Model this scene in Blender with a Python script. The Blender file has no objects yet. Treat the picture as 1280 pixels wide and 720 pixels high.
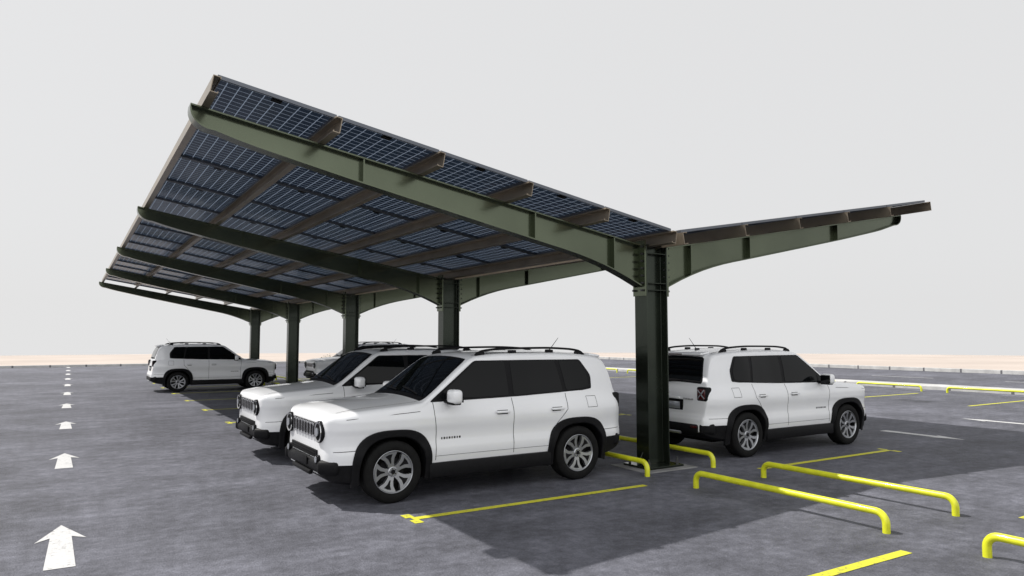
import bpy, bmesh, math, random
import numpy as np
from mathutils import Vector, Matrix
random.seed(4)
scene=bpy.context.scene
COL=scene.collection

# ------------------------------------------------------------------ helpers
def obj(name,mesh,parent=None,mats=None):
    o=bpy.data.objects.new(name,mesh); COL.objects.link(o)
    if mats:
        for m in mats: mesh.materials.append(m)
    if parent: o.parent=parent
    return o
def empty(name,loc=(0,0,0),rz=0):
    o=bpy.data.objects.new(name,None); COL.objects.link(o)
    o.location=loc; o.rotation_euler=(0,0,rz); o.empty_display_size=.3
    return o
class MB:
    """mesh builder with material indices"""
    def __init__(s): s.v=[];s.f=[];s.m=[]
    def add(s,vs,fs,mi=0):
        b=len(s.v); s.v+= [tuple(p) for p in vs]; s.f+=[tuple(b+i for i in f) for f in fs]; s.m+=[mi]*len(fs)
    def box(s,a,b,mi=0):
        x0,y0,z0=a;x1,y1,z1=b
        s.add([(x0,y0,z0),(x1,y0,z0),(x1,y1,z0),(x0,y1,z0),(x0,y0,z1),(x1,y0,z1),(x1,y1,z1),(x0,y1,z1)],
              [(0,3,2,1),(4,5,6,7),(0,1,5,4),(1,2,6,5),(2,3,7,6),(3,0,4,7)],mi)
    def prism(s,pts,fn,a,b,mi=0):
        n=len(pts); vs=[fn(p,a) for p in pts]+[fn(p,b) for p in pts]
        fs=[tuple(range(n))[::-1],tuple(range(n,2*n))]+[(i,(i+1)%n,n+(i+1)%n,n+i) for i in range(n)]
        s.add(vs,fs,mi)
    def rbox(s,c,d,r,mi=0,rot=None,seg=2):
        bm=bmesh.new(); bmesh.ops.create_cube(bm,size=1)
        for v in bm.verts: v.co=Vector((v.co.x*d[0],v.co.y*d[1],v.co.z*d[2]))
        bmesh.ops.bevel(bm,geom=bm.edges[:],offset=r,segments=seg,profile=.5,affect='EDGES')
        if rot is not None: bmesh.ops.rotate(bm,verts=bm.verts[:],matrix=rot)
        bm.verts.index_update()
        s.add([v.co+Vector(c) for v in bm.verts],[[v.index for v in f.verts] for f in bm.faces],mi); bm.free()
    def cyl(s,c,r,h,axis='Z',n=16,mi=0,r2=None):
        r2=r if r2 is None else r2
        vs=[]
        for k,(t,rr) in enumerate(((-h/2,r),(h/2,r2))):
            for i in range(n):
                a=2*math.pi*i/n; p=(rr*math.cos(a),rr*math.sin(a))
                q={'Z':(p[0],p[1],t),'X':(t,p[0],p[1]),'Y':(p[1],t,p[0])}[axis]
                vs.append(Vector(q)+Vector(c))
        fs=[tuple(range(n))[::-1],tuple(range(n,2*n))]+[(i,(i+1)%n,n+(i+1)%n,n+i) for i in range(n)]
        s.add(vs,fs,mi)
    def mesh(s,name,smooth=False,ang=35,fix=True):
        me=bpy.data.meshes.new(name); me.from_pydata(s.v,[],s.f); 
        for p,m in zip(me.polygons,s.m): p.material_index=m
        if fix:
            bm=bmesh.new(); bm.from_mesh(me); bmesh.ops.recalc_face_normals(bm,faces=bm.faces[:]); bm.to_mesh(me); bm.free()
        if smooth:
            me.shade_smooth(); me.set_sharp_from_angle(angle=math.radians(ang))
        me.update(); return me

def nt(m): m.use_nodes=True; return m.node_tree
def N(t,ty,**k):
    n=t.nodes.new(ty)
    for a,b in k.items(): setattr(n,a,b)
    return n
def L(t,a,b): t.links.new(a,b)
def mathn(t,op,a,b=None,c=None):
    n=t.nodes.new('ShaderNodeMath'); n.operation=op
    for i,v in enumerate((a,b,c)):
        if v is None: continue
        if isinstance(v,(int,float)): n.inputs[i].default_value=v
        else: L(t,v,n.inputs[i])
    return n.outputs[0]
def ramp(t,fac,stops):
    r=t.nodes.new('ShaderNodeValToRGB'); L(t,fac,r.inputs[0]); e=r.color_ramp.elements
    while len(e)<len(stops): e.new(.5)
    for i,(p,c) in enumerate(stops): e[i].position=p; e[i].color=(c[0],c[1],c[2],1) if not isinstance(c,(int,float)) else (c,c,c,1)
    return r.outputs[0]
def noise(t,vec,scale,detail=4,rough=.55):
    n=N(t,'ShaderNodeTexNoise'); n.inputs['Scale'].default_value=scale; n.inputs['Detail'].default_value=detail; n.inputs['Roughness'].default_value=rough
    L(t,vec,n.inputs['Vector']); return n.outputs['Fac']
def mat(name,col,rough=.5,metal=0,coat=0,var=.12,vscale=6,bump=0,bscale=60,spec=.5,rvar=.08):
    m=bpy.data.materials.new(name); t=nt(m); b=t.nodes['Principled BSDF']
    tc=N(t,'ShaderNodeTexCoord').outputs['Object']
    f=noise(t,tc,vscale,5)
    c=ramp(t,f,[(.3,[x*(1-var) for x in col]),(.7,[min(1,x*(1+var)) for x in col])])
    L(t,c,b.inputs['Base Color'])
    r=mathn(t,'MULTIPLY_ADD',f,rvar*2,rough-rvar); L(t,r,b.inputs['Roughness'])
    b.inputs['Metallic'].default_value=metal; b.inputs['Coat Weight'].default_value=coat; b.inputs['Coat Roughness'].default_value=.04
    b.inputs['Specular IOR Level'].default_value=spec
    if bump:
        bn=N(t,'ShaderNodeBump'); bn.inputs['Strength'].default_value=bump; bn.inputs['Distance'].default_value=.01
        L(t,noise(t,tc,bscale,4),bn.inputs['Height']); L(t,bn.outputs[0],b.inputs['Normal'])
    return m

# ------------------------------------------------------------------ materials
M_white=mat('car_paint_white',(.80,.81,.825),.30,0,.8,.015,2,rvar=.03)
M_blackp=mat('black_plastic',(.008,.008,.009),.5,var=.2,vscale=20,bump=.15,bscale=300,spec=.12)
M_glass=mat('tinted_glass',(.003,.0035,.004),.03,0,.0,.1,2,spec=.20,rvar=.01)
M_chrome=mat('chrome_trim',(.65,.65,.66),.2,1,var=.05)
M_alloy=mat('alloy_wheel',(.42,.43,.45),.30,.85,var=.06,rvar=.04)
M_tyre=mat('tyre_rubber',(.010,.010,.010),.75,var=.25,vscale=15,bump=.3,bscale=120,spec=.12)
M_dark=mat('shadow_gap',(.004,.004,.004),.8,spec=.1)
M_red=mat('tail_lens',(.055,.004,.005),.10,0,.2)
M_lens=mat('lamp_lens',(.35,.37,.40),.08,.4,.5)
M_green=mat('green_painted_steel',(.100,.116,.078),.22,.86,.15,.14,.9,.10,3,rvar=.09)
M_green_shaded=mat('green_painted_steel_shaded',(.032,.040,.030),.24,.75,.1,.2,2.0,.08,5,rvar=.1)  # same green paint as the beams, darkened in colour for the columns' dim reflections
M_bronze=mat('purlin_steel',(.28,.235,.18),.36,.65,0,.18,2,.06,20,rvar=.1)
M_alu=mat('panel_frame_aluminium',(.13,.14,.16),.4,.7,var=.08)
M_bolt=mat('galvanised_bolt',(.10,.10,.10),.45,.8)
M_yel=mat('yellow_rail_paint',(.66,.68,.02),.36,0,.25,.12,9,.12,40)
M_conc=mat('kerb_concrete',(.20,.20,.20),.85,var=.3,vscale=3,bump=.3)
M_shrub=mat('shrub_leaves',(.06,.09,.03),.8,var=.4,vscale=8)

def paint_mat(name,col,wear):
    m=bpy.data.materials.new(name); t=nt(m); b=t.nodes['Principled BSDF']
    tc=N(t,'ShaderNodeTexCoord').outputs['Object']
    f=noise(t,tc,22,6,.7); g=noise(t,tc,2.2,4)
    s=mathn(t,'ADD',f,mathn(t,'MULTIPLY',g,.35))
    c=ramp(t,s,[(wear-.05,[x*.32+.05 for x in col]),(wear+.05,[x*.86 for x in col]),(.95,col)])
    L(t,c,b.inputs['Base Color']); b.inputs['Roughness'].default_value=.7
    return m
M_line=paint_mat('yellow_road_paint',(.60,.58,.03),.56)
M_arrow=paint_mat('white_road_paint',(.56,.56,.56),.56)

# asphalt
def asphalt(name,base):
    m=bpy.data.materials.new(name); t=nt(m); b=t.nodes['Principled BSDF']
    tc=N(t,'ShaderNodeTexCoord').outputs['Object']
    big=noise(t,tc,.13,5,.6); mid=noise(t,tc,.9,9,.72); fine=noise(t,tc,7,9,.8); grit=noise(t,tc,60,3,.6)
    mp=N(t,'ShaderNodeMapping'); L(t,tc,mp.inputs[0]); mp.inputs['Scale'].default_value=(.5,3.2,1); mp.inputs['Rotation'].default_value=(0,0,.5)
    stk=noise(t,mp.outputs[0],1.0,7,.7)
    s=mathn(t,'ADD',mathn(t,'MULTIPLY',big,.28),mathn(t,'MULTIPLY',mid,.42))
    s=mathn(t,'ADD',s,mathn(t,'MULTIPLY',fine,.46)); s=mathn(t,'ADD',s,mathn(t,'MULTIPLY',grit,.25)); s=mathn(t,'ADD',s,mathn(t,'MULTIPLY',stk,.18))
    s=mathn(t,'MULTIPLY',s,.92)
    c=ramp(t,s,[(.61,[x*.50 for x in base]),(.69,[x*.78 for x in base]),(.735,[x*1.0 for x in base]),(.79,[x*1.35 for x in base]),(.87,[min(1,x*2.0) for x in base])])
    ol=noise(t,tc,.55,3,.5); oc=ramp(t,ol,[(.60,1.0),(.72,.62)])
    mm=N(t,'ShaderNodeMix',data_type='RGBA',blend_type='MULTIPLY'); mm.inputs[0].default_value=.8
    L(t,c,mm.inputs[6]); L(t,oc,mm.inputs[7]); L(t,mm.outputs[2],b.inputs['Base Color'])
    L(t,mathn(t,'MULTIPLY_ADD',mid,.3,.58),b.inputs['Roughness'])
    b.inputs['Specular IOR Level'].default_value=.22
    bn=N(t,'ShaderNodeBump'); bn.inputs['Strength'].default_value=.75; bn.inputs['Distance'].default_value=.014
    L(t,mathn(t,'ADD',mathn(t,'MULTIPLY',fine,.9),grit),bn.inputs['Height']); L(t,bn.outputs[0],b.inputs['Normal'])
    return m
M_asph=asphalt('asphalt',(.099,.101,.120))
M_sand=mat('pale_sand',(.44,.385,.345),.95,var=.10,vscale=.12,bump=.3,bscale=4,spec=.1)

def kerb_mat():
    m=bpy.data.materials.new('kerb_blocks'); t=nt(m); b=t.nodes['Principled BSDF']
    tc=N(t,'ShaderNodeTexCoord').outputs['Object']; sp=N(t,'ShaderNodeSeparateXYZ'); L(t,tc,sp.inputs[0])
    u=mathn(t,'FRACT',mathn(t,'MULTIPLY',mathn(t,'ADD',sp.outputs[0],sp.outputs[1]),.5))
    j=mathn(t,'GREATER_THAN',u,.95)
    c=ramp(t,noise(t,tc,2,5),[(.3,(.36,.36,.36)),(.7,(.52,.52,.51))])
    mx=N(t,'ShaderNodeMix',data_type='RGBA'); L(t,j,mx.inputs[0]); L(t,c,mx.inputs[6]); mx.inputs[7].default_value=(.12,.12,.13,1)
    L(t,mx.outputs[2],b.inputs['Base Color']); b.inputs['Roughness'].default_value=.85
    return m
M_kerb=kerb_mat()

def panel_mat(name,cu,cv):
    m=bpy.data.materials.new(name); t=nt(m); t.nodes.remove(t.nodes['Principled BSDF']); out=t.nodes['Material Output']
    tc=N(t,'ShaderNodeTexCoord').outputs['Object']; sp=N(t,'ShaderNodeSeparateXYZ'); L(t,tc,sp.inputs[0])
    def lines(o,c,w):
        f=mathn(t,'FRACT',mathn(t,'MULTIPLY',o,1/c)); return mathn(t,'GREATER_THAN',mathn(t,'ABSOLUTE',mathn(t,'SUBTRACT',f,.5)),.5-w)
    lu=lines(sp.outputs[0],cu,.036); lv=lines(sp.outputs[1],cv,.036)
    ln=mathn(t,'MAXIMUM',lu,lv)
    bus=lines(sp.outputs[0],cu/3,.06)
    cellc=ramp(t,noise(t,tc,2.3,3),[(.3,(.007,.012,.025)),(.7,(.013,.023,.043))])
    mb=N(t,'ShaderNodeMix',data_type='RGBA'); L(t,mathn(t,'MULTIPLY',bus,.22),mb.inputs[0]); L(t,cellc,mb.inputs[6]); mb.inputs[7].default_value=(.12,.16,.21,1)
    p=N(t,'ShaderNodeBsdfPrincipled'); L(t,mb.outputs[2],p.inputs['Base Color']); p.inputs['Roughness'].default_value=.18; p.inputs['Specular IOR Level'].default_value=.25
    tr=N(t,'ShaderNodeBsdfTranslucent'); tr.inputs['Color'].default_value=(.010,.017,.030,1)
    m1=N(t,'ShaderNodeMixShader'); m1.inputs[0].default_value=.35; L(t,p.outputs[0],m1.inputs[1]); L(t,tr.outputs[0],m1.inputs[2])
    d=N(t,'ShaderNodeBsdfDiffuse'); d.inputs['Color'].default_value=(.24,.28,.34,1)
    t2=N(t,'ShaderNodeBsdfTranslucent'); t2.inputs['Color'].default_value=(.14,.17,.22,1)
    m2=N(t,'ShaderNodeMixShader'); m2.inputs[0].default_value=.6; L(t,d.outputs[0],m2.inputs[1]); L(t,t2.outputs[0],m2.inputs[2])
    m3=N(t,'ShaderNodeMixShader'); L(t,ln,m3.inputs[0]); L(t,m1.outputs[0],m3.inputs[1]); L(t,m2.outputs[0],m3.inputs[2])
    L(t,m3.outputs[0],out.inputs[0])
    return m

# ------------------------------------------------------------------ ground
AX=7.19; COL_Y=[7.735+6.535*k for k in range(5)]
def build_ground():
    rings=[0,20,50,98,103,110,125,170,400,1500]; zs=[0,0,0,0,-.12,-.45,-1.6,-5.5,-26,-120]; n=96
    vs=[(0,0,-.008)]; fs=[]
    for r,z in zip(rings[1:],zs[1:]):
        for i in range(n):
            a=2*math.pi*i/n; vs.append((r*math.cos(a),r*math.sin(a),z-.008))
    for i in range(n): fs.append((0,1+i,1+(i+1)%n))
    for k in range(len(rings)-2):
        b=1+k*n
        for i in range(n): fs.append((b+i,b+n+i,b+n+(i+1)%n,b+(i+1)%n))
    b=MB(); b.add(vs,fs); obj('ground',b.mesh('ground'),mats=[M_sand])
    b=MB(); b.add([(-55,-35,0),(41.6,-35,0),(41.6,55,0),(-55,55,0)],[(0,1,2,3)])
    obj('asphalt_car_park',b.mesh('asphalt'),mats=[M_asph])
build_ground()
def kerb(a,b_,w=.16,h=.13):
    b=MB(); b.rbox(((a[0]+b_[0])/2,(a[1]+b_[1])/2,h/2-.02),(abs(a[0]-b_[0])+w,abs(a[1]-b_[1])+w,h+.04),.02)
    return obj('kerb',b.mesh('kerb'),mats=[M_kerb])
kerb((-55,55.1),(41.4,55.1),.3,.15)
kerb((41.75,-35),(41.75,54.8),.3,.2)
b=MB(); b.rbox((27.1,5,.05),(1.1,78,.18),.03); obj('median_kerb',b.mesh('median'),mats=[M_kerb])

# markings
b=MB(); Z=.004
def rect(x0,y0,x1,y1,z=Z,mi=0): b.add([(x0,y0,z),(x1,y0,z),(x1,y1,z),(x0,y1,z)],[(0,1,2,3)],mi)
for k in range(-3,10):
    y=6.79+3.2675*k
    if y>36: continue
    for (xa,xb,tx) in ((3.02,6.17,3.02),(8.3,11.5,11.5)):
        rect(xa,y-.05,xb,y+.05)
        rect(tx-.05,y-.19,tx+.05,y-.0502); rect(tx-.05,y+.0502,tx+.05,y+.19)
for k in range(-3,13):
    y=6.79+3.2675*k
    rect(20.9,y-.05,24.4,y+.05)
obj('parking_bay_markings',b.mesh('bay_lines'),mats=[M_line])
b=MB()
def arrow(x,ytip,s=1):
    pts=[(0,0),(.20,-.62),(.085,-.50),(.11,-1.55),(-.11,-1.55),(-.085,-.50),(-.20,-.62)]
    b.add([(x+p[0]*s,ytip+p[1]*s,Z) for p in pts],[(0,1,2),(0,2,5),(0,5,6),(2,3,4,5)])
for k in range(-1,10): arrow(0,8.37+5.18*k)
for k in range(-1,8):
    arrow(13.85,6.75+5.18*k,-1); arrow(17.5,8.6+5.18*k,1)
obj('lane_arrow_markings',b.mesh('arrows'),mats=[M_arrow])
b=MB()
for k in range(-4,9): rect(34.2,k*6.,34.35,k*6.+3)
obj('road_centre_line',b.mesh('dashes'),mats=[M_arrow])

# yellow wheel-stop rails
def rail(x,y0,y1):
    cu=bpy.data.curves.new('rail','CURVE'); cu.dimensions='3D'; cu.bevel_depth=.036; cu.bevel_resolution=4
    h=.185; r=.10; P=[(0,y0,-.02),(0,y0,h-r)]
    for i in range(1,7):
        a=math.pi/2*i/6; P.append((0,y0+r-r*math.cos(a),h-r+r*math.sin(a)))
    for i in range(0,6):
        a=math.pi/2*(1-i/6); P.append((0,y1-r+r*math.cos(a),h-r+r*math.sin(a)))
    P+=[(0,y1,h-r),(0,y1,-.02)]
    sp=cu.splines.new('POLY'); sp.points.add(len(P)-1)
    for q,p in zip(sp.points,P): q.co=(p[0]+x,p[1],p[2],1)
    cu.materials.append(M_yel); cu.use_fill_caps=True
    o=bpy.data.objects.new('wheel_stop_rail',cu); COL.objects.link(o)
for k in range(-2,9):
    c=8.42+3.2675*k
    rail(6.60,c-1.2,c+1.2); rail(7.85,c-1.2,c+1.2)
for k in range(-2,11):
    c=8.42+3.2675*k
    rail(25.4,c-1.2,c+1.2)

# ------------------------------------------------------------------ carport
def build_carport():
    root=empty('solar_carport')
    T=.17; ZV=3.13; th=math.atan(T)
    b=MB()
    for y in COL_Y:
        d,w,tf,tw=.20,.13,.018,.007
        prof=[(-d,-w),(-d+tf,-w),(-d+tf,-tw),(d-tf,-tw),(d-tf,-w),(d,-w),(d,w),(d-tf,w),(d-tf,tw),(-d+tf,tw),(-d+tf,w),(-d,w)]
        b.prism(prof,lambda p,t:(AX+p[0],y+p[1],t),.045,3.16)
        b.box((AX-.33,y-.27,.015),(AX+.33,y+.27,.043))
        b.box((AX-.215,y-.145,3.162),(AX+.215,y+.145,3.178))
        for zz in (2.52,2.62,3.05):
            b.box((AX-d+tf+.001,y-w+.005,zz),(AX+d-tf-.001,y-tw-.001,zz+.014)); b.box((AX-d+tf+.001,y+tw+.001,zz),(AX+d-tf-.001,y+w-.005,zz+.014))
        for s in (-1,1):
            b.add([(AX+s*.202,y-.008,.044),(AX+s*.31,y-.008,.044),(AX+s*.202,y-.008,.22),(AX+s*.202,y+.008,.044),(AX+s*.31,y+.008,.044),(AX+s*.202,y+.008,.22)],[(0,1,2),(3,5,4),(0,3,4,1),(1,4,5,2),(2,5,3,0)])
    o=obj('columns',b.mesh('columns'),root,[M_green_shaded])
    bv=o.modifiers.new('b','BEVEL'); bv.width=.003; bv.segments=1
    b=MB()
    for y in COL_Y: b.rbox((AX,y,-.01),(.95,.8,.045),.01)
    obj('footings',b.mesh('footings'),root,[M_conc])
    b=MB()
    for y in COL_Y:
        for sx in (-1,1):
            for sy in (-1,1):
                b.cyl((AX+sx*.27,y+sy*.2,.075),.02,.065,'Z',6); b.cyl((AX+sx*.27,y+sy*.2,.12),.011,.05,'Z',8)
                for i in range(7):
                    b.cyl((AX+sx*.225,y+sy*.085,2.52+i*.105),.017,.10,'X',6)
    obj('bolts',b.mesh('bolts'),root,[M_bolt])
    def depth(u):
        base=np.interp(u,[0,2,4.5,5.7,6.5],[.42,.375,.30,.245,.15])
        if u<1.7: base+=.26*(1-u/1.7)**2.2
        return base
    def beam(b,y,s,Lb):
        us=[.235]+[.3+i*(Lb-.3-.24)/26 for i in range(27)]
        top=[(u,ZV+T*u) for u in us]; bot=[(u,ZV+T*u-depth(u)) for u in us]
        un=us[-1]; zb=bot[-1][1]; ue=un+.24; zt=ZV+T*ue
        nose=[(ue-.004,zt),(ue,zt-.05)]
        for i in range(1,9):
            a=math.pi/2*i/9; nose.append((un+.24*math.cos(a),(zt-.05)-(zt-.05-zb)*math.sin(a)))
        path=top+nose+bot[::-1]
        W=.09; t=.016
        n=len(path); vs=[];fs=[]
        for i,p in enumerate(path):
            q0=path[max(0,i-1)]; q1=path[min(n-1,i+1)]
            dx,dz=q1[0]-q0[0],q1[1]-q0[1]; l=math.hypot(dx,dz); nx,nz=dz/l,-dx/l
            for (pp,yy) in ((p,-W),(p,W),((p[0]+nx*t,p[1]+nz*t),W),((p[0]+nx*t,p[1]+nz*t),-W)):
                vs.append((AX+s*pp[0],y+yy,pp[1]))
        for i in range(n-1):
            for j in range(4): fs.append((4*i+j,4*i+(j+1)%4,4*i+4+(j+1)%4,4*i+4+j))
        fs+=[(0,1,2,3),(4*n-4,4*n-1,4*n-2,4*n-3)]
        b.add(vs,fs)
        ins=.010
        up=[(u,z-ins) for u,z in top]; lo=[(u,z+ins) for u,z in bot]
        vs=[];fs=[]
        for a_,c_ in zip(up,lo):
            for yy in (-.006,.006): vs+= [(AX+s*a_[0],y+yy,a_[1]),(AX+s*c_[0],y+yy,c_[1])]
        for i in range(len(up)-1):
            k=4*i; fs+=[(k,k+1,k+5,k+4),(k+2,k+6,k+7,k+3)]
        b.add(vs,fs)
        cz=(up[-1][1]+lo[-1][1])/2
        np_=[(un,up[-1][1])]+[(un+(p[0]-un)*.96,cz+(p[1]-cz)*.93) for p in nose]+[(un,lo[-1][1])]
        for yy in (-.006,.006): b.add([(AX+s*p[0],y+yy,p[1]) for p in np_],[tuple(range(len(np_)))])
        for u in (2.08,4.42,.75):
            z1=ZV+T*u-.02; z0=ZV+T*u-depth(u)+.02
            for sg in (-1,1):
                ya,yb=sorted((y+sg*.0065,y+sg*.084)); xa=AX+s*u
                b.box((xa-.009,ya,z0),(xa+.009,yb,z1))
        xa,xb=sorted((AX+s*.2035,AX+s*.2325)); b.box((xa,y-.125,2.44),(xb,y+.125,3.24))
    for s,Lb,nm in ((-1,6.25,'beams_west'),(1,6.46,'beams_east')):
        b=MB()
        for y in COL_Y: beam(b,y,s,Lb)
        o=obj(nm,b.mesh('beams',True,30),root,[M_green])
    for s,PU,nm,x0 in ((-1,1.215,'west',.12),(1,1.305,'east',.12)):
        PV=1.7; nu,nv=5,16; hv=nv*PV/2
        if s==1: R=Matrix(((math.cos(th),0,-math.sin(th)),(0,1,0),(math.sin(th),0,math.cos(th))))
        else:    R=Matrix(((-math.cos(th),0,math.sin(th)),(0,-1,0),(math.sin(th),0,math.cos(th))))
        Mw=Matrix.Translation((AX+s*x0,COL_Y[2],ZV+T*x0+.002))@R.to_4x4()
        b=MB(); h=.17
        for i in range(nu+1):
            u=i*PU; f=.075 if i<nu else -.075; tt=.008 if i<nu else -.008
            prof=[(u,0),(u+f,0),(u+f,.02),(u+f-tt,.02),(u+f-tt,.008),(u+tt,.008),(u+tt,h-.008),(u+f-tt,h-.008),(u+f-tt,h-.02),(u+f,h-.02),(u+f,h),(u,h)]
            b.prism(prof,lambda p,t:(p[0]-.0375*(1 if f>0 else -1),t,p[1]),-hv-.07,hv+.07)
        o=obj('purlins_'+nm,b.mesh('purlins'),root,[M_bronze]); o.matrix_world=Mw
        b=MB(); g=.009; fw=.028; z0=h+.004; z1=h+.042
        for i in range(nu):
            for j in range(nv):
                a0,a1=i*PU+g,(i+1)*PU-g; c0,c1=-hv+j*PV+g*.8,-hv+(j+1)*PV-g*.8
                b.box((a0,c0,z0),(a1,c0+fw,z1),1); b.box((a0,c1-fw,z0),(a1,c1,z1),1)
                b.box((a0,c0+fw,z0),(a0+fw,c1-fw,z1),1); b.box((a1-fw,c0+fw,z0),(a1,c1-fw,z1),1)
                zc=z1-.006
                b.add([(a0+fw,c0+fw,zc),(a1-fw,c0+fw,zc),(a1-fw,c1-fw,zc),(a0+fw,c1-fw,zc)],[(0,1,2,3)],0)
                b.box(((a0+a1)/2-.05,c1-.17,zc-.022),((a0+a1)/2+.05,c1-.09,zc-.002),2)
        o=obj('solar_panels_'+nm,b.mesh('panels',fix=False),root,[panel_mat('solar_cells_'+nm,PU/10,PV/14),M_alu,M_blackp]); o.matrix_world=Mw
build_carport()

# ------------------------------------------------------------------ car
def herm(keys):
    xs=np.array([k[0] for k in keys],float); ys=np.array([k[1] for k in keys],float)
    d=np.diff(ys)/np.diff(xs); m=np.zeros(len(xs)); m[0]=d[0]; m[-1]=d[-1]
    for i in range(1,len(xs)-1):
        m[i]=0 if d[i-1]*d[i]<=0 else 2*d[i-1]*d[i]/(d[i-1]+d[i])
    def f(x):
        if x<=xs[0]: return float(ys[0])
        if x>=xs[-1]: return float(ys[-1])
        i=int(np.searchsorted(xs,x,'right')-1); h=xs[i+1]-xs[i]; t=(x-xs[i])/h
        return float((2*t**3-3*t*t+1)*ys[i]+(t**3-2*t*t+t)*h*m[i]+(-2*t**3+3*t*t)*ys[i+1]+(t**3-t*t)*h*m[i+1])
    return f
XF=-2.04   # front cap
ZT=herm([(XF,.90),(-2.03,.945),(-2.00,.985),(-1.94,1.02),(-1.82,1.048),(-1.6,1.072),(-1.3,1.095),(-1.05,1.115),(-.93,1.13),(-.86,1.17),(-.34,1.55),(-.24,1.607),(-.12,1.642),(.3,1.670),(.9,1.672),(1.35,1.655),(1.70,1.622),(1.81,1.59),(1.90,1.46),(2.00,1.15),(2.04,.98),(2.07,.72),(2.08,.66),(2.095,.63),(2.105,.58)])
HW=herm([(XF,.66),(-2.03,.705),(-1.99,.77),(-1.91,.832),(-1.80,.878),(-1.6,.907),(-1.2,.912),(-.8,.892),(-.4,.882),(.5,.882),(.85,.895),(1.25,.914),(1.62,.900),(1.82,.865),(1.95,.83),(2.04,.785),(2.09,.745),(2.105,.70)])
ZB=herm([(XF,.34),(-1.95,.27),(-1.7,.235),(0,.235),(1.6,.26),(2.0,.33),(2.105,.40)])
RC=herm([(XF,.04),(-1.98,.06),(-1.85,.10),(-1.1,.075),(-.9,.045),(-.3,.055),(0,.085),(1.6,.085),(1.85,.075),(2.05,.06),(2.105,.03)])
CR=herm([(XF,.01),(-1.85,.035),(-1.0,.04),(-.6,.045),(0,.028),(1.7,.028),(2,.018),(2.105,.0)])
SZ=herm([(.2,-.06),(.30,-.035),(.40,-.02),(.46,-.004),(.56,.002),(.66,-.014),(.76,-.008),(.84,.006),(.91,.006),(.98,-.010),(1.05,-.042),(1.10,-.068),(1.35,-.118),(1.6,-.19)])
def side_y(x,z): return HW(x)+SZ(z)
def sec(x):
    zt,cr,rc=ZT(x),CR(x),RC(x); zc=zt-cr-rc; zb=ZB(x); pts=[]
    ye0=side_y(x,zb)
    pts+=[(0,zb),(ye0*.5,zb),(ye0-.05,zb)]
    for z in (zb+.03,(zb+.40)/2,.40,.46,.52,.58,.64,.70): 
        z=max(zb+.02,min(z,zc)); pts.append((side_y(x,z),z))
    for i in range(1,21):
        z=.70+(zc-.70)*i/20 if zc>.70 else zc
        pts.append((side_y(x,z),z))
    ye=side_y(x,zc)
    for i in range(1,7):
        a=math.pi/2*i/6; pts.append((ye-rc+rc*math.cos(a),zc+rc*math.sin(a)))
    yt=ye-rc
    for i in range(1,9):
        y=yt*(1-i/8); pts.append((y,zt-cr*(y/yt)**2))
    return pts
def top_z(x,y):
    zt,cr,rc=ZT(x),CR(x),RC(x); yt=side_y(x,zt-cr-rc)-rc
    return zt-cr*(y/yt)**2
def top_pt(x,y,off):
    e=.004; dzx=(top_z(x+e,y)-top_z(x-e,y))/(2*e); dzy=(top_z(x,y+e)-top_z(x,y-e))/(2*e)
    n=Vector((-dzx,-dzy,1)).normalized(); return Vector((x,y,top_z(x,y)))+n*off
def rpoly(P,r,n=4):
    out=[]
    for i,p in enumerate(P):
        p=Vector(p); a=Vector(P[i-1])-p; c=Vector(P[(i+1)%len(P)])-p
        rr=min(r,a.length*.45,c.length*.45); p0=p+a.normalized()*rr; p1=p+c.normalized()*rr
        for k in range(n+1):
            t=k/n; out.append(tuple((1-t)**2*p0+2*t*(1-t)*p+t*t*p1))
    return out
CM=[M_white,M_blackp,M_glass,M_chrome,M_alloy,M_tyre,M_dark,M_red,M_lens]
WH,BK,GL,CH,AL,TY,DK,RD,LN=range(9)
FX,RX=-1.30,1.27
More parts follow.
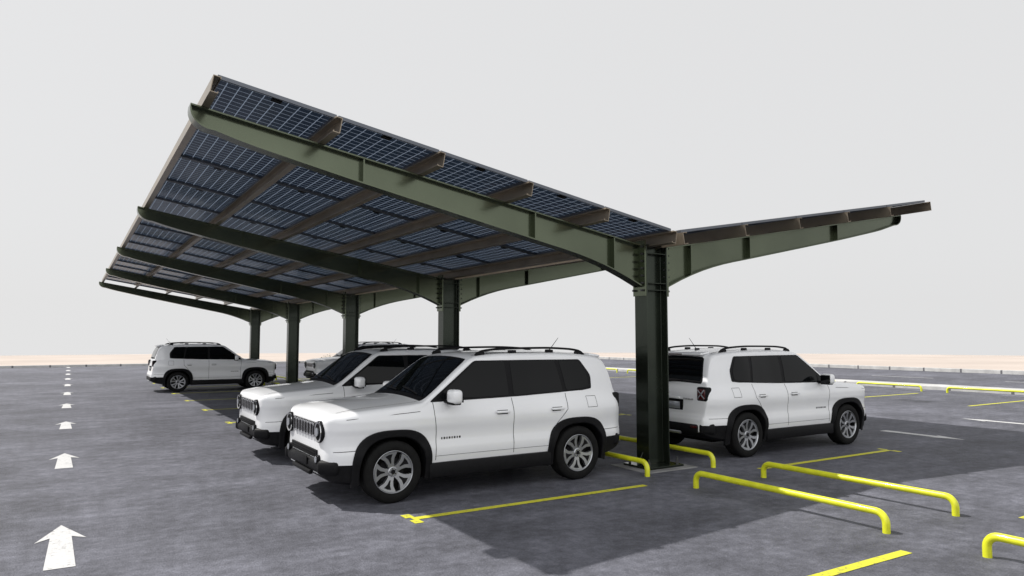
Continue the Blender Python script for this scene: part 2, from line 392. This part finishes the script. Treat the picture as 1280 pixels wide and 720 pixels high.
def car_meshes():
    xs=sorted(set([XF,-2.036,-2.028,-2.015,-1.995,-1.97,-1.94,-1.91]+[round(v,3) for v in np.arange(-1.87,-.99,.06)]+[-.96,-.93,-.91,-.89,-.87,-.84]+[round(v,3) for v in np.arange(-.79,-.34,.07)]+[-.33,-.30,-.27,-.24,-.21,-.18,-.14,-.1,-.05]+[round(v,3) for v in np.arange(0,1.67,.08)]+[1.70,1.73,1.76,1.79,1.82,1.85,1.87,1.89,1.91,1.93,1.95,1.97,1.99,2.01,2.03,2.045,2.055,2.065,2.075,2.085,2.095,2.105]))
    bm=bmesh.new(); rows=[]
    for x in xs:
        p=sec(x); r=[bm.verts.new((x,-q[0],q[1])) for q in p[1:-1][::-1]]
        c0=bm.verts.new((x,0,p[0][1])); c1=bm.verts.new((x,0,p[-1][1]))
        l=[bm.verts.new((x,q[0],q[1])) for q in p[1:-1]]
        rows.append([c0]+l+[c1]+r)
    n=len(rows[0])
    for i in range(len(rows)-1):
        for j in range(n):
            k=(j+1)%n; bm.faces.new((rows[i][j],rows[i][k],rows[i+1][k],rows[i+1][j]))
    bm.faces.new(rows[0][::-1]); bm.faces.new(rows[-1])
    bmesh.ops.remove_doubles(bm,verts=bm.verts[:],dist=.0006)
    bmesh.ops.recalc_face_normals(bm,faces=bm.faces[:])
    for f in bm.faces:
        c=f.calc_center_median(); lim=.40
        if c.x<-1.72: lim=.46
        if c.x>1.70: lim=.52
        f.material_index=BK if c.z<lim and len(f.verts)<10 else WH
        f.smooth=True
    me=bpy.data.meshes.new('car_body'); bm.to_mesh(me); bm.free()
    for m in CM: me.materials.append(m)
    tmp=bpy.data.objects.new('tmp',me); COL.objects.link(tmp)
    cb=MB()
    for cx in (FX,RX):
        for s in (-1,1):
            pts=[]
            for i in range(40):
                a=2*math.pi*i/40; c,sn=math.cos(a),math.sin(a); r=.405/((abs(c)**2.5+abs(sn)**2.5)**(1/2.5))
                pts.append((cx+r*c,.345+r*sn*.98))
            cb.prism(pts,lambda p,t:(p[0],t,p[1]),s*.50,s*1.2,DK)
    cm=cb.mesh('cut'); 
    for m in CM: cm.materials.append(m)
    co=bpy.data.objects.new('cut',cm); COL.objects.link(co)
    md=tmp.modifiers.new('b','BOOLEAN'); md.operation='DIFFERENCE'; md.object=co; md.solver='EXACT'
    dg=bpy.context.evaluated_depsgraph_get(); dg.update()
    body=bpy.data.meshes.new_from_object(tmp.evaluated_get(dg)); body.name='car_body'
    bpy.data.objects.remove(tmp); bpy.data.objects.remove(co)
    body.shade_smooth(); body.set_sharp_from_angle(angle=math.radians(32))
    g=MB()
    def slab(P,off,mi,nz=10,nx=14):
        zs_=[p[1] for p in P]; z0,z1=min(zs_),max(zs_)
        rowsL=[]
        for i in range(nz+1):
            z=z0+(z1-z0)*(.5-.5*math.cos(math.pi*(i/nz))); z=min(max(z,z0+1e-4),z1-1e-4); X=[]
            for k in range(len(P)):
                a,c=P[k],P[(k+1)%len(P)]
                if (a[1]-z)*(c[1]-z)<0: X.append(a[0]+(c[0]-a[0])*(z-a[1])/(c[1]-a[1]))
            if len(X)>=2: rowsL.append((z,min(X),max(X)))
        for s in (-1,1):
            vs=[];fs=[]
            for z,a,c in rowsL:
                for k in range(nx+1):
                    x=a+(c-a)*k/nx; vs.append((x,s*(side_y(x,z)+off),z))
            for i in range(len(rowsL)-1):
                for k in range(nx):
                    q=i*(nx+1)+k; f=(q,q+1,q+nx+2,q+nx+1); fs.append(f if s<0 else f[::-1])
            g.add(vs,fs,mi)
    slab(rpoly([(-.845,1.088),(-.19,1.558),(1.40,1.555),(1.55,1.34),(1.54,1.155),(.3,1.104)],.04,5),.005,BK,30,20)
    slab(rpoly([(-.76,1.118),(-.18,1.541),(.235,1.544),(.255,1.122)],.03),.0085,GL,20)
    slab(rpoly([(.325,1.124),(.315,1.544),(.99,1.544),(1.07,1.144)],.03),.0085,GL,20)
    slab(rpoly([(1.12,1.155),(1.06,1.538),(1.375,1.534),(1.495,1.325),(1.485,1.185)],.04),.0085,GL,20)
    slab([(-.62,1.11),(-.585,1.11),(-.585,1.22),(-.62,1.20)],.010,BK,3,2)
    def toppatch(x0,x1,w0,w1,off,mi,nx=14,ny=18,rnd=.12):
        vs=[];fs=[]
        for i in range(nx+1):
            t=i/nx; e=min(t,1-t)/rnd; k=1-.05*(1-min(1,e))**2
            for j in range(ny+1):
                y=(w0+(w1-w0)*t)*k*(2*j/ny-1); x=x0+(x1-x0)*t
                vs.append(top_pt(x,y,off))
        for i in range(nx):
            for j in range(ny):
                q=i*(ny+1)+j; fs.append((q,q+1,q+ny+2,q+ny+1))
        g.add(vs,fs,mi)
    toppatch(-.925,-.25,.765,.635,.003,BK,18)
    toppatch(-.865,-.285,.74,.61,.0075,GL,18)
    toppatch(1.845,2.000,.56,.66,.003,BK,18); toppatch(1.86,1.988,.535,.63,.007,GL,18)
    def gap(P,w=.007,off=.0018,mi=DK):
        for a,c in zip(P[:-1],P[1:]):
            l=math.dist(a,c); k=max(1,int(l/.04)); nx,nz=-(c[1]-a[1])/l*w/2,(c[0]-a[0])/l*w/2
            for s in (-1,1):
                vs=[];fs=[]
                for i in range(k+1):
                    x=a[0]+(c[0]-a[0])*i/k; z=a[1]+(c[1]-a[1])*i/k
                    for q in (1,-1):
                        X,Z_=x+nx*q,z+nz*q; vs.append((X,s*(side_y(X,Z_)+off),Z_))
                for i in range(k): fs.append((2*i,2*i+1,2*i+3,2*i+2))
                g.add(vs,fs,mi)
    gap([(-.80,1.085),(-.80,.95),(-.775,.75),(-.78,.43)])
    gap([(.285,1.095),(.285,.43)])
    gap([(1.10,1.12),(1.09,.92),(.98,.80),(.86,.66),(.80,.44)])
    gap([(-.79,.475),(.80,.475)],.004)
    gap([(-1.96,.60),(-1.72,.61)],.006); gap([(1.70,.62),(2.02,.62)],.006)
    gap([(-1.84,.945),(-1.4,.975),(-.98,.995)],.006)
    gap([(1.42,.93),(1.58,.93),(1.58,1.07),(1.42,1.07),(1.42,.93)],.005)
    for k in range(8):
        x=-.70+k*.034; gap([(x,.66),(x,.685)],.022 if k%2 else .016,.003)
    for cx in (FX,RX):
        for s in (-1,1):
            vs=[];fs=[];K=44
            for i in range(K+1):
                a=math.radians(-16+212*i/K); c,sn=math.cos(a),math.sin(a)
                def R(r,p): return r/((abs(c)**p+abs(sn)**p)**(1/p))
                ri,ro=R(.393,2.5),R(.475,2.9)
                def P(r,o): 
                    x=cx+r*c; z=.345+r*sn*.98; return (x,s*(side_y(min(max(x,-1.93),1.95),max(z,.25))+o),z)
                vs+=[P(ri,-.10),P(ri,.020),P(ri+.012,.028),P(ro-.012,.024),P(ro,.014),P(ro,-.02)]
            for i in range(K):
                for j in range(5): fs.append((6*i+j,6*i+j+1,6*i+j+7,6*i+j+6))
            g.add(vs,fs,BK)
    for s in (-1,1): g.rbox((-.015,s*.870,.315),(1.70,.07,.17),.025,BK)
    # bumpers
    g.rbox((-2.00,0,.425),(.15,1.34,.15),.05,BK,seg=3); g.rbox((2.045,0,.46),(.15,1.34,.17),.05,BK,seg=3)
    for s in (-1,1):
        g.rbox((-1.93,s*.67,.43),(.26,.26,.16),.05,BK,Matrix.Rotation(s*.75,3,'Z'),3)
        g.rbox((1.955,s*.685,.47),(.24,.26,.18),.05,BK,Matrix.Rotation(-s*.75,3,'Z'),3)
        g.cyl((-2.045,s*.57,.505),.048,.07,'X',20,BK); g.cyl((-2.082,s*.57,.505),.034,.008,'X',20,LN)
    g.rbox((-2.065,0,.335),(.05,.7,.05),.015,BK); g.rbox((2.105,0,.38),(.04,.6,.05),.015,AL)
    g.rbox((-2.048,0,.555),(.02,1.02,.085),.008,BK)
    for i in range(3): g.rbox((-2.061,0,.528+i*.027),(.008,.96,.007),.002,DK)
    g.rbox((-2.085,0,.455),(.012,.50,.10),.004,BK)
    P=rpoly([(-.50,.735),(.50,.735),(.48,.892),(-.48,.892)],.05); g.prism(P,lambda p,t:(t,p[0],p[1]),-2.052,-2.03,BK)
    for i in range(7):
        y=(i-3)*.118
        o=rpoly([(y-.046,.732),(y+.046,.732),(y+.046,.888),(y-.046,.888)],.03); n_=len(o)
        inn=rpoly([(y-.032,.748),(y+.032,.748),(y+.032,.872),(y-.032,.872)],.02)
        vs=[(-2.068,p[0],p[1]) for p in o]+[(-2.068,p[0],p[1]) for p in inn]+[(-2.048,p[0],p[1]) for p in o]+[(-2.048,p[0],p[1]) for p in inn]
        fs=[]
        for k in range(n_):
            q=(k+1)%n_; fs+=[(k,q,n_+q,n_+k),(k,2*n_+k,2*n_+q,q),(n_+k,n_+q,3*n_+q,3*n_+k)]
        g.add(vs,fs,CH); g.prism(inn,lambda p,t:(t,p[0],p[1]),-2.056,-2.051,DK)
    for s in (-1,1):
        hy=.595
        g.cyl((-1.99,s*hy,.805),.118,.15,'X',36,BK)
        R1,R2=.112,.092; vs=[];fs=[];K=36
        for i in range(K):
            a=2*math.pi*i/K
            for r,x in ((R1,-2.064),(R1,-2.076),(R2,-2.072),(R2,-2.06)): vs.append((x,s*hy+r*math.cos(a),.805+r*math.sin(a)))
        for i in range(K):
            k=(i+1)%K
            for j in range(3): fs.append((4*i+j,4*i+j+1,4*k+j+1,4*k+j))
        g.add(vs,fs,CH)
        g.cyl((-2.067,s*hy,.805),.091,.006,'X',30,DK); g.cyl((-2.077,s*hy,.805),.048,.018,'X',24,LN,.040)
        g.rbox((2.00,s*.690,.985),(.13,.205,.215),.03,BK,seg=3); g.rbox((2.055,s*.690,.985),(.04,.16,.165),.018,RD,seg=3)
        for r_ in (.785,-.785): g.rbox((2.075,s*.690,.985),(.006,.19,.020),.002,LN,Matrix.Rotation(r_,3,'X'))
        g.rbox((2.122,s*.58,.49),(.012,.13,.035),.004,RD)
        g.rbox((-.60,s*1.005,1.155),(.13,.21,.165),.045,WH,seg=3); g.rbox((-.533,s*1.005,1.155),(.012,.175,.13),.005,GL)
        g.rbox((-.615,s*.885,1.095),(.08,.16,.045),.015,BK)
        g.rbox((-.60,s*.985,1.078),(.11,.17,.035),.012,BK)
        for hx in (.12,.93):
            yy=side_y(hx,.93); g.rbox((hx,s*(yy+.028),.935),(.19,.022,.03),.009,WH); g.rbox((hx,s*(yy+.002),.930),(.15,.006,.05),.002,DK)
            g.rbox((hx-.085,s*(yy+.014),.935),(.02,.035,.024),.005,WH); g.rbox((hx+.085,s*(yy+.014),.935),(.02,.035,.024),.005,WH)
        f=herm([(-.12,1.625),(-.02,1.672),(.3,1.700),(.9,1.706),(1.30,1.690),(1.50,1.660),(1.58,1.61)]); K=36; vs=[];fs=[]
        for i in range(K+1):
            x=-.12+1.70*i/K; z=f(x); yy=s*(.615)
            for (dy,dz) in ((-.016,-.014),(.016,-.014),(.018,.004),(.008,.014),(-.008,.014),(-.018,.004)): vs.append((x,yy+dy,z+dz))
        for i in range(K):
            for j in range(6): fs.append((6*i+j,6*i+(j+1)%6,6*i+6+(j+1)%6,6*i+6+j))
        g.add(vs,fs,BK)
        for fx in (-.05,.42,1.0,1.48): g.rbox((fx,s*.615,top_z(fx,.60)+.010),(.12,.034,.05),.01,BK)
        vs=[];fs=[]
        for i in range(31):
            x=-.15+1.85*i/30
            for y in (.555,.570): vs.append(top_pt(x,s*y,.002))
        for i in range(30): fs.append((2*i,2*i+1,2*i+3,2*i+2))
        g.add(vs,fs,DK)
        vs=[];fs=[]
        for i in range(26):
            x=-1.90+.95*i/25
            for y in (.68,.688): vs.append(top_pt(x,s*(y+.03*(i/25)),.0015))
        for i in range(25): fs.append((2*i,2*i+1,2*i+3,2*i+2))
        g.add(vs,fs,DK)
    for (xa,ya,xb,yb) in ((-.86,-.55,-.80,.02),(-.86,.08,-.80,.62)):
        vs=[];fs=[]
        for i in range(13):
            t=i/12; x=xa+(xb-xa)*t; y=ya+(yb-ya)*t
            vs+=[top_pt(x-.008,y,.022),top_pt(x+.008,y,.026)]
        for i in range(12): fs.append((2*i,2*i+1,2*i+3,2*i+2))
        g.add(vs,fs,BK)
    g.rbox((1.815,0,1.598),(.20,1.10,.035),.014,WH,Matrix.Rotation(.16,3,'Y'))
    g.rbox((1.910,0,1.583),(.012,.30,.018),.004,RD)
    g.rbox((2.062,0,.80),(.02,.62,.17),.01,DK); g.rbox((2.077,0,.79),(.01,.50,.11),.004,LN); g.rbox((2.068,0,.905),(.03,.50,.035),.01,WH)
    g.rbox((2.015,.10,1.165),(.02,.36,.014),.004,BK,Matrix.Rotation(.12,3,'X'))
    for k in range(7): g.rbox((2.062,.33+k*.030,.90),(.006,.020,.026),.002,CH)
    a0=Vector((1.42,0,1.65)); a1=Vector((1.59,0,1.84)); d=(a1-a0)
    rot=d.to_track_quat('Z','Y').to_matrix(); tm=MB(); tm.cyl((0,0,d.length/2),.006,d.length,'Z',6,BK,.003)
    g.add([rot@Vector(v)+a0 for v in tm.v],tm.f,BK); g.rbox((1.41,0,1.66),(.09,.04,.03),.01,BK)
    g.rbox((0,0,.26),(3.3,1.0,.10),.02,DK)
    trim=g.mesh('car_trim',True,30,fix=False)
    w=MB()
    def lathe(prof,mi,n=48):
        vs=[];fs=[]
        for i in range(n):
            a=2*math.pi*i/n
            for r,y in prof: vs.append((r*math.cos(a),y,r*math.sin(a)))
        m_=len(prof)
        for i in range(n):
            k=(i+1)%n
            for j in range(m_-1): fs.append((i*m_+j,i*m_+j+1,k*m_+j+1,k*m_+j))
        w.add(vs,fs,mi)
    lathe([(.232,-.10),(.246,-.112),(.275,-.120),(.31,-.117),(.335,-.104),(.345,-.086),(.345,-.045),(.339,-.042),(.339,-.036),(.345,-.033),(.345,.033),(.339,.036),(.339,.042),(.345,.045),(.345,.086),(.335,.104),(.31,.117),(.275,.120),(.246,.112),(.232,.10)],TY)
    lathe([(.232,.098),(.236,.108),(.232,.110),(.226,.104),(.220,.090)],AL); lathe([(.220,.090),(.21,.02)],BK)
    lathe([(.212,.03),(.001,.03)],DK); lathe([(.15,.036),(.07,.038)],BK)
    lathe([(.232,-.10),(.001,-.06)],DK)
    for i in range(5):
        a=2*math.pi*i/5+math.pi/2
        def P(r,t,y): return (r*math.cos(a)-t*math.sin(a),y,r*math.sin(a)+t*math.cos(a))
        f_=lambda r:.080+.020*(r/.222)
        o=[(.045,-.034),(.10,-.040),(.145,-.058),(.196,-.105),(.212,-.066),(.221,-.02),(.221,.02),(.212,.066),(.196,.105),(.145,.058),(.10,.040),(.045,.034)]
        n_=len(o)
        w.add([P(r,t,f_(r)) for r,t in o]+[P(r,t*1.03,f_(r)-.045) for r,t in o],[tuple(range(n_))]+[(k,(k+1)%n_,n_+(k+1)%n_,n_+k) for k in range(n_)],AL)
        o=[(.095,-.006),(.15,-.018),(.192,-.045),(.198,0),(.192,.045),(.15,.018),(.095,.006)]
        w.add([P(r,t,f_(r)+.0012) for r,t in o],[tuple(range(len(o)))],BK)
        w.cyl(P(.036,0,.090),.007,.012,'Y',6,DK)
    lathe([(.056,.06),(.056,.088),(.048,.094),(.001,.094)],AL,24); lathe([(.026,.0945),(.024,.101),(.001,.102)],BK,20)
    wheel=w.mesh('car_wheel',True,35,fix=True)
    for m_ in CM: trim.materials.append(m_); wheel.materials.append(m_)
    return body,trim,wheel
BODY,TRIM,WHEEL=car_meshes()
def car(x,y,rot):
    e=empty('parked_car',(x,y,0),rot)
    obj('body',BODY,e); obj('glass_and_trim',TRIM,e)
    for cx,nm in ((FX,'front'),(RX,'rear')):
        for s in (-1,1):
            w=obj('wheel_'+nm,WHEEL,e); w.location=(cx,s*.785,.345)
            w.rotation_euler=(0,random.uniform(0,1.2),0 if s>0 else math.pi)
    return e
car(4.42,8.42,0); car(4.45,11.69,0); car(10.24,8.42,math.pi)
car(4.50,27.95,math.pi); car(10.1,28.05,0)

def shrub(x,y,s):
    b=MB()
    for i in range(260):
        a=random.uniform(0,6.28); r=s*random.random()**.5; z=random.uniform(0,1)*s*.6*(1-(r/s)**2)+.03
        c=Vector((x+r*math.cos(a),y+r*math.sin(a),z)); d=[Vector((random.gauss(0,1),random.gauss(0,1),random.gauss(0,1))).normalized()*.07*s for _ in range(3)]
        b.add([c+q for q in d],[(0,1,2)])
    obj('shrub',b.mesh('shrub',fix=False),mats=[M_shrub])
for (x,y,s) in ((18,57.5,1.0),(20.5,58,.8),(22.5,57.2,1.1)): shrub(x,y,s)

# ------------------------------------------------------------------ light
S=Vector((-.52,.59,1)).normalized()
sun=bpy.data.lights.new('sun','SUN'); sun.energy=5.0; sun.angle=math.radians(.6); sun.color=(1,.965,.92)
so=bpy.data.objects.new('sun',sun); COL.objects.link(so); so.rotation_euler=(-S).to_track_quat('-Z','Y').to_euler(); so.location=(0,0,30)
w=bpy.data.worlds.new('World'); scene.world=w; w.use_nodes=True; t=w.node_tree; t.nodes.clear()
out=N(t,'ShaderNodeOutputWorld')
tc=N(t,'ShaderNodeTexCoord').outputs['Generated']; sp=N(t,'ShaderNodeSeparateXYZ'); L(t,tc,sp.inputs[0])
cz=N(t,'ShaderNodeCombineXYZ'); L(t,sp.outputs[0],cz.inputs[0]); L(t,sp.outputs[1],cz.inputs[1]); L(t,mathn(t,'MAXIMUM',sp.outputs[2],.05),cz.inputs[2])
sky=N(t,'ShaderNodeTexSky',sky_type='NISHITA'); sky.sun_disc=False; sky.sun_elevation=math.asin(S.z); sky.sun_rotation=math.atan2(S.x,S.y)%(2*math.pi); sky.dust_density=3
L(t,cz.outputs[0],sky.inputs[0])
b1=N(t,'ShaderNodeBackground'); hs=N(t,'ShaderNodeHueSaturation'); hs.inputs['Saturation'].default_value=.35; L(t,sky.outputs[0],hs.inputs['Color']); L(t,hs.outputs[0],b1.inputs[0]); b1.inputs[1].default_value=.10
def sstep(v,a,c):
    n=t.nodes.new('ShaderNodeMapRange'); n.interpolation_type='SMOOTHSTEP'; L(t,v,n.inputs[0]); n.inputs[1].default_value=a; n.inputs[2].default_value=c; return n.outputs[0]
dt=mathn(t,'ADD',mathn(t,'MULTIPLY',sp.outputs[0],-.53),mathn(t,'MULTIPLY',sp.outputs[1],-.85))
back_boost=sstep(dt,.05,.85)  # added boost: sky brighter behind the camera, to light the white car sides
st=mathn(t,'MULTIPLY_ADD',back_boost,.62,.81)
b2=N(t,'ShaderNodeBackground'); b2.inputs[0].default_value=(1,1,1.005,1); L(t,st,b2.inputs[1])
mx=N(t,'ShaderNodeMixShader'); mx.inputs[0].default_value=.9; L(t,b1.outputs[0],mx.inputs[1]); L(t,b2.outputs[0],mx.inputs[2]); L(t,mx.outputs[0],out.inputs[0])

scene.view_settings.view_transform='Standard'; scene.view_settings.look='None'; scene.view_settings.exposure=0
cam=bpy.data.cameras.new('camera'); cam.lens=25; cam.sensor_width=36; cam.clip_start=.05; cam.clip_end=4000
c=bpy.data.objects.new('camera',cam); COL.objects.link(c); c.location=(0,0,1.82); c.rotation_euler=(math.radians(90+4.118),0,math.radians(-31.82))
scene.camera=c
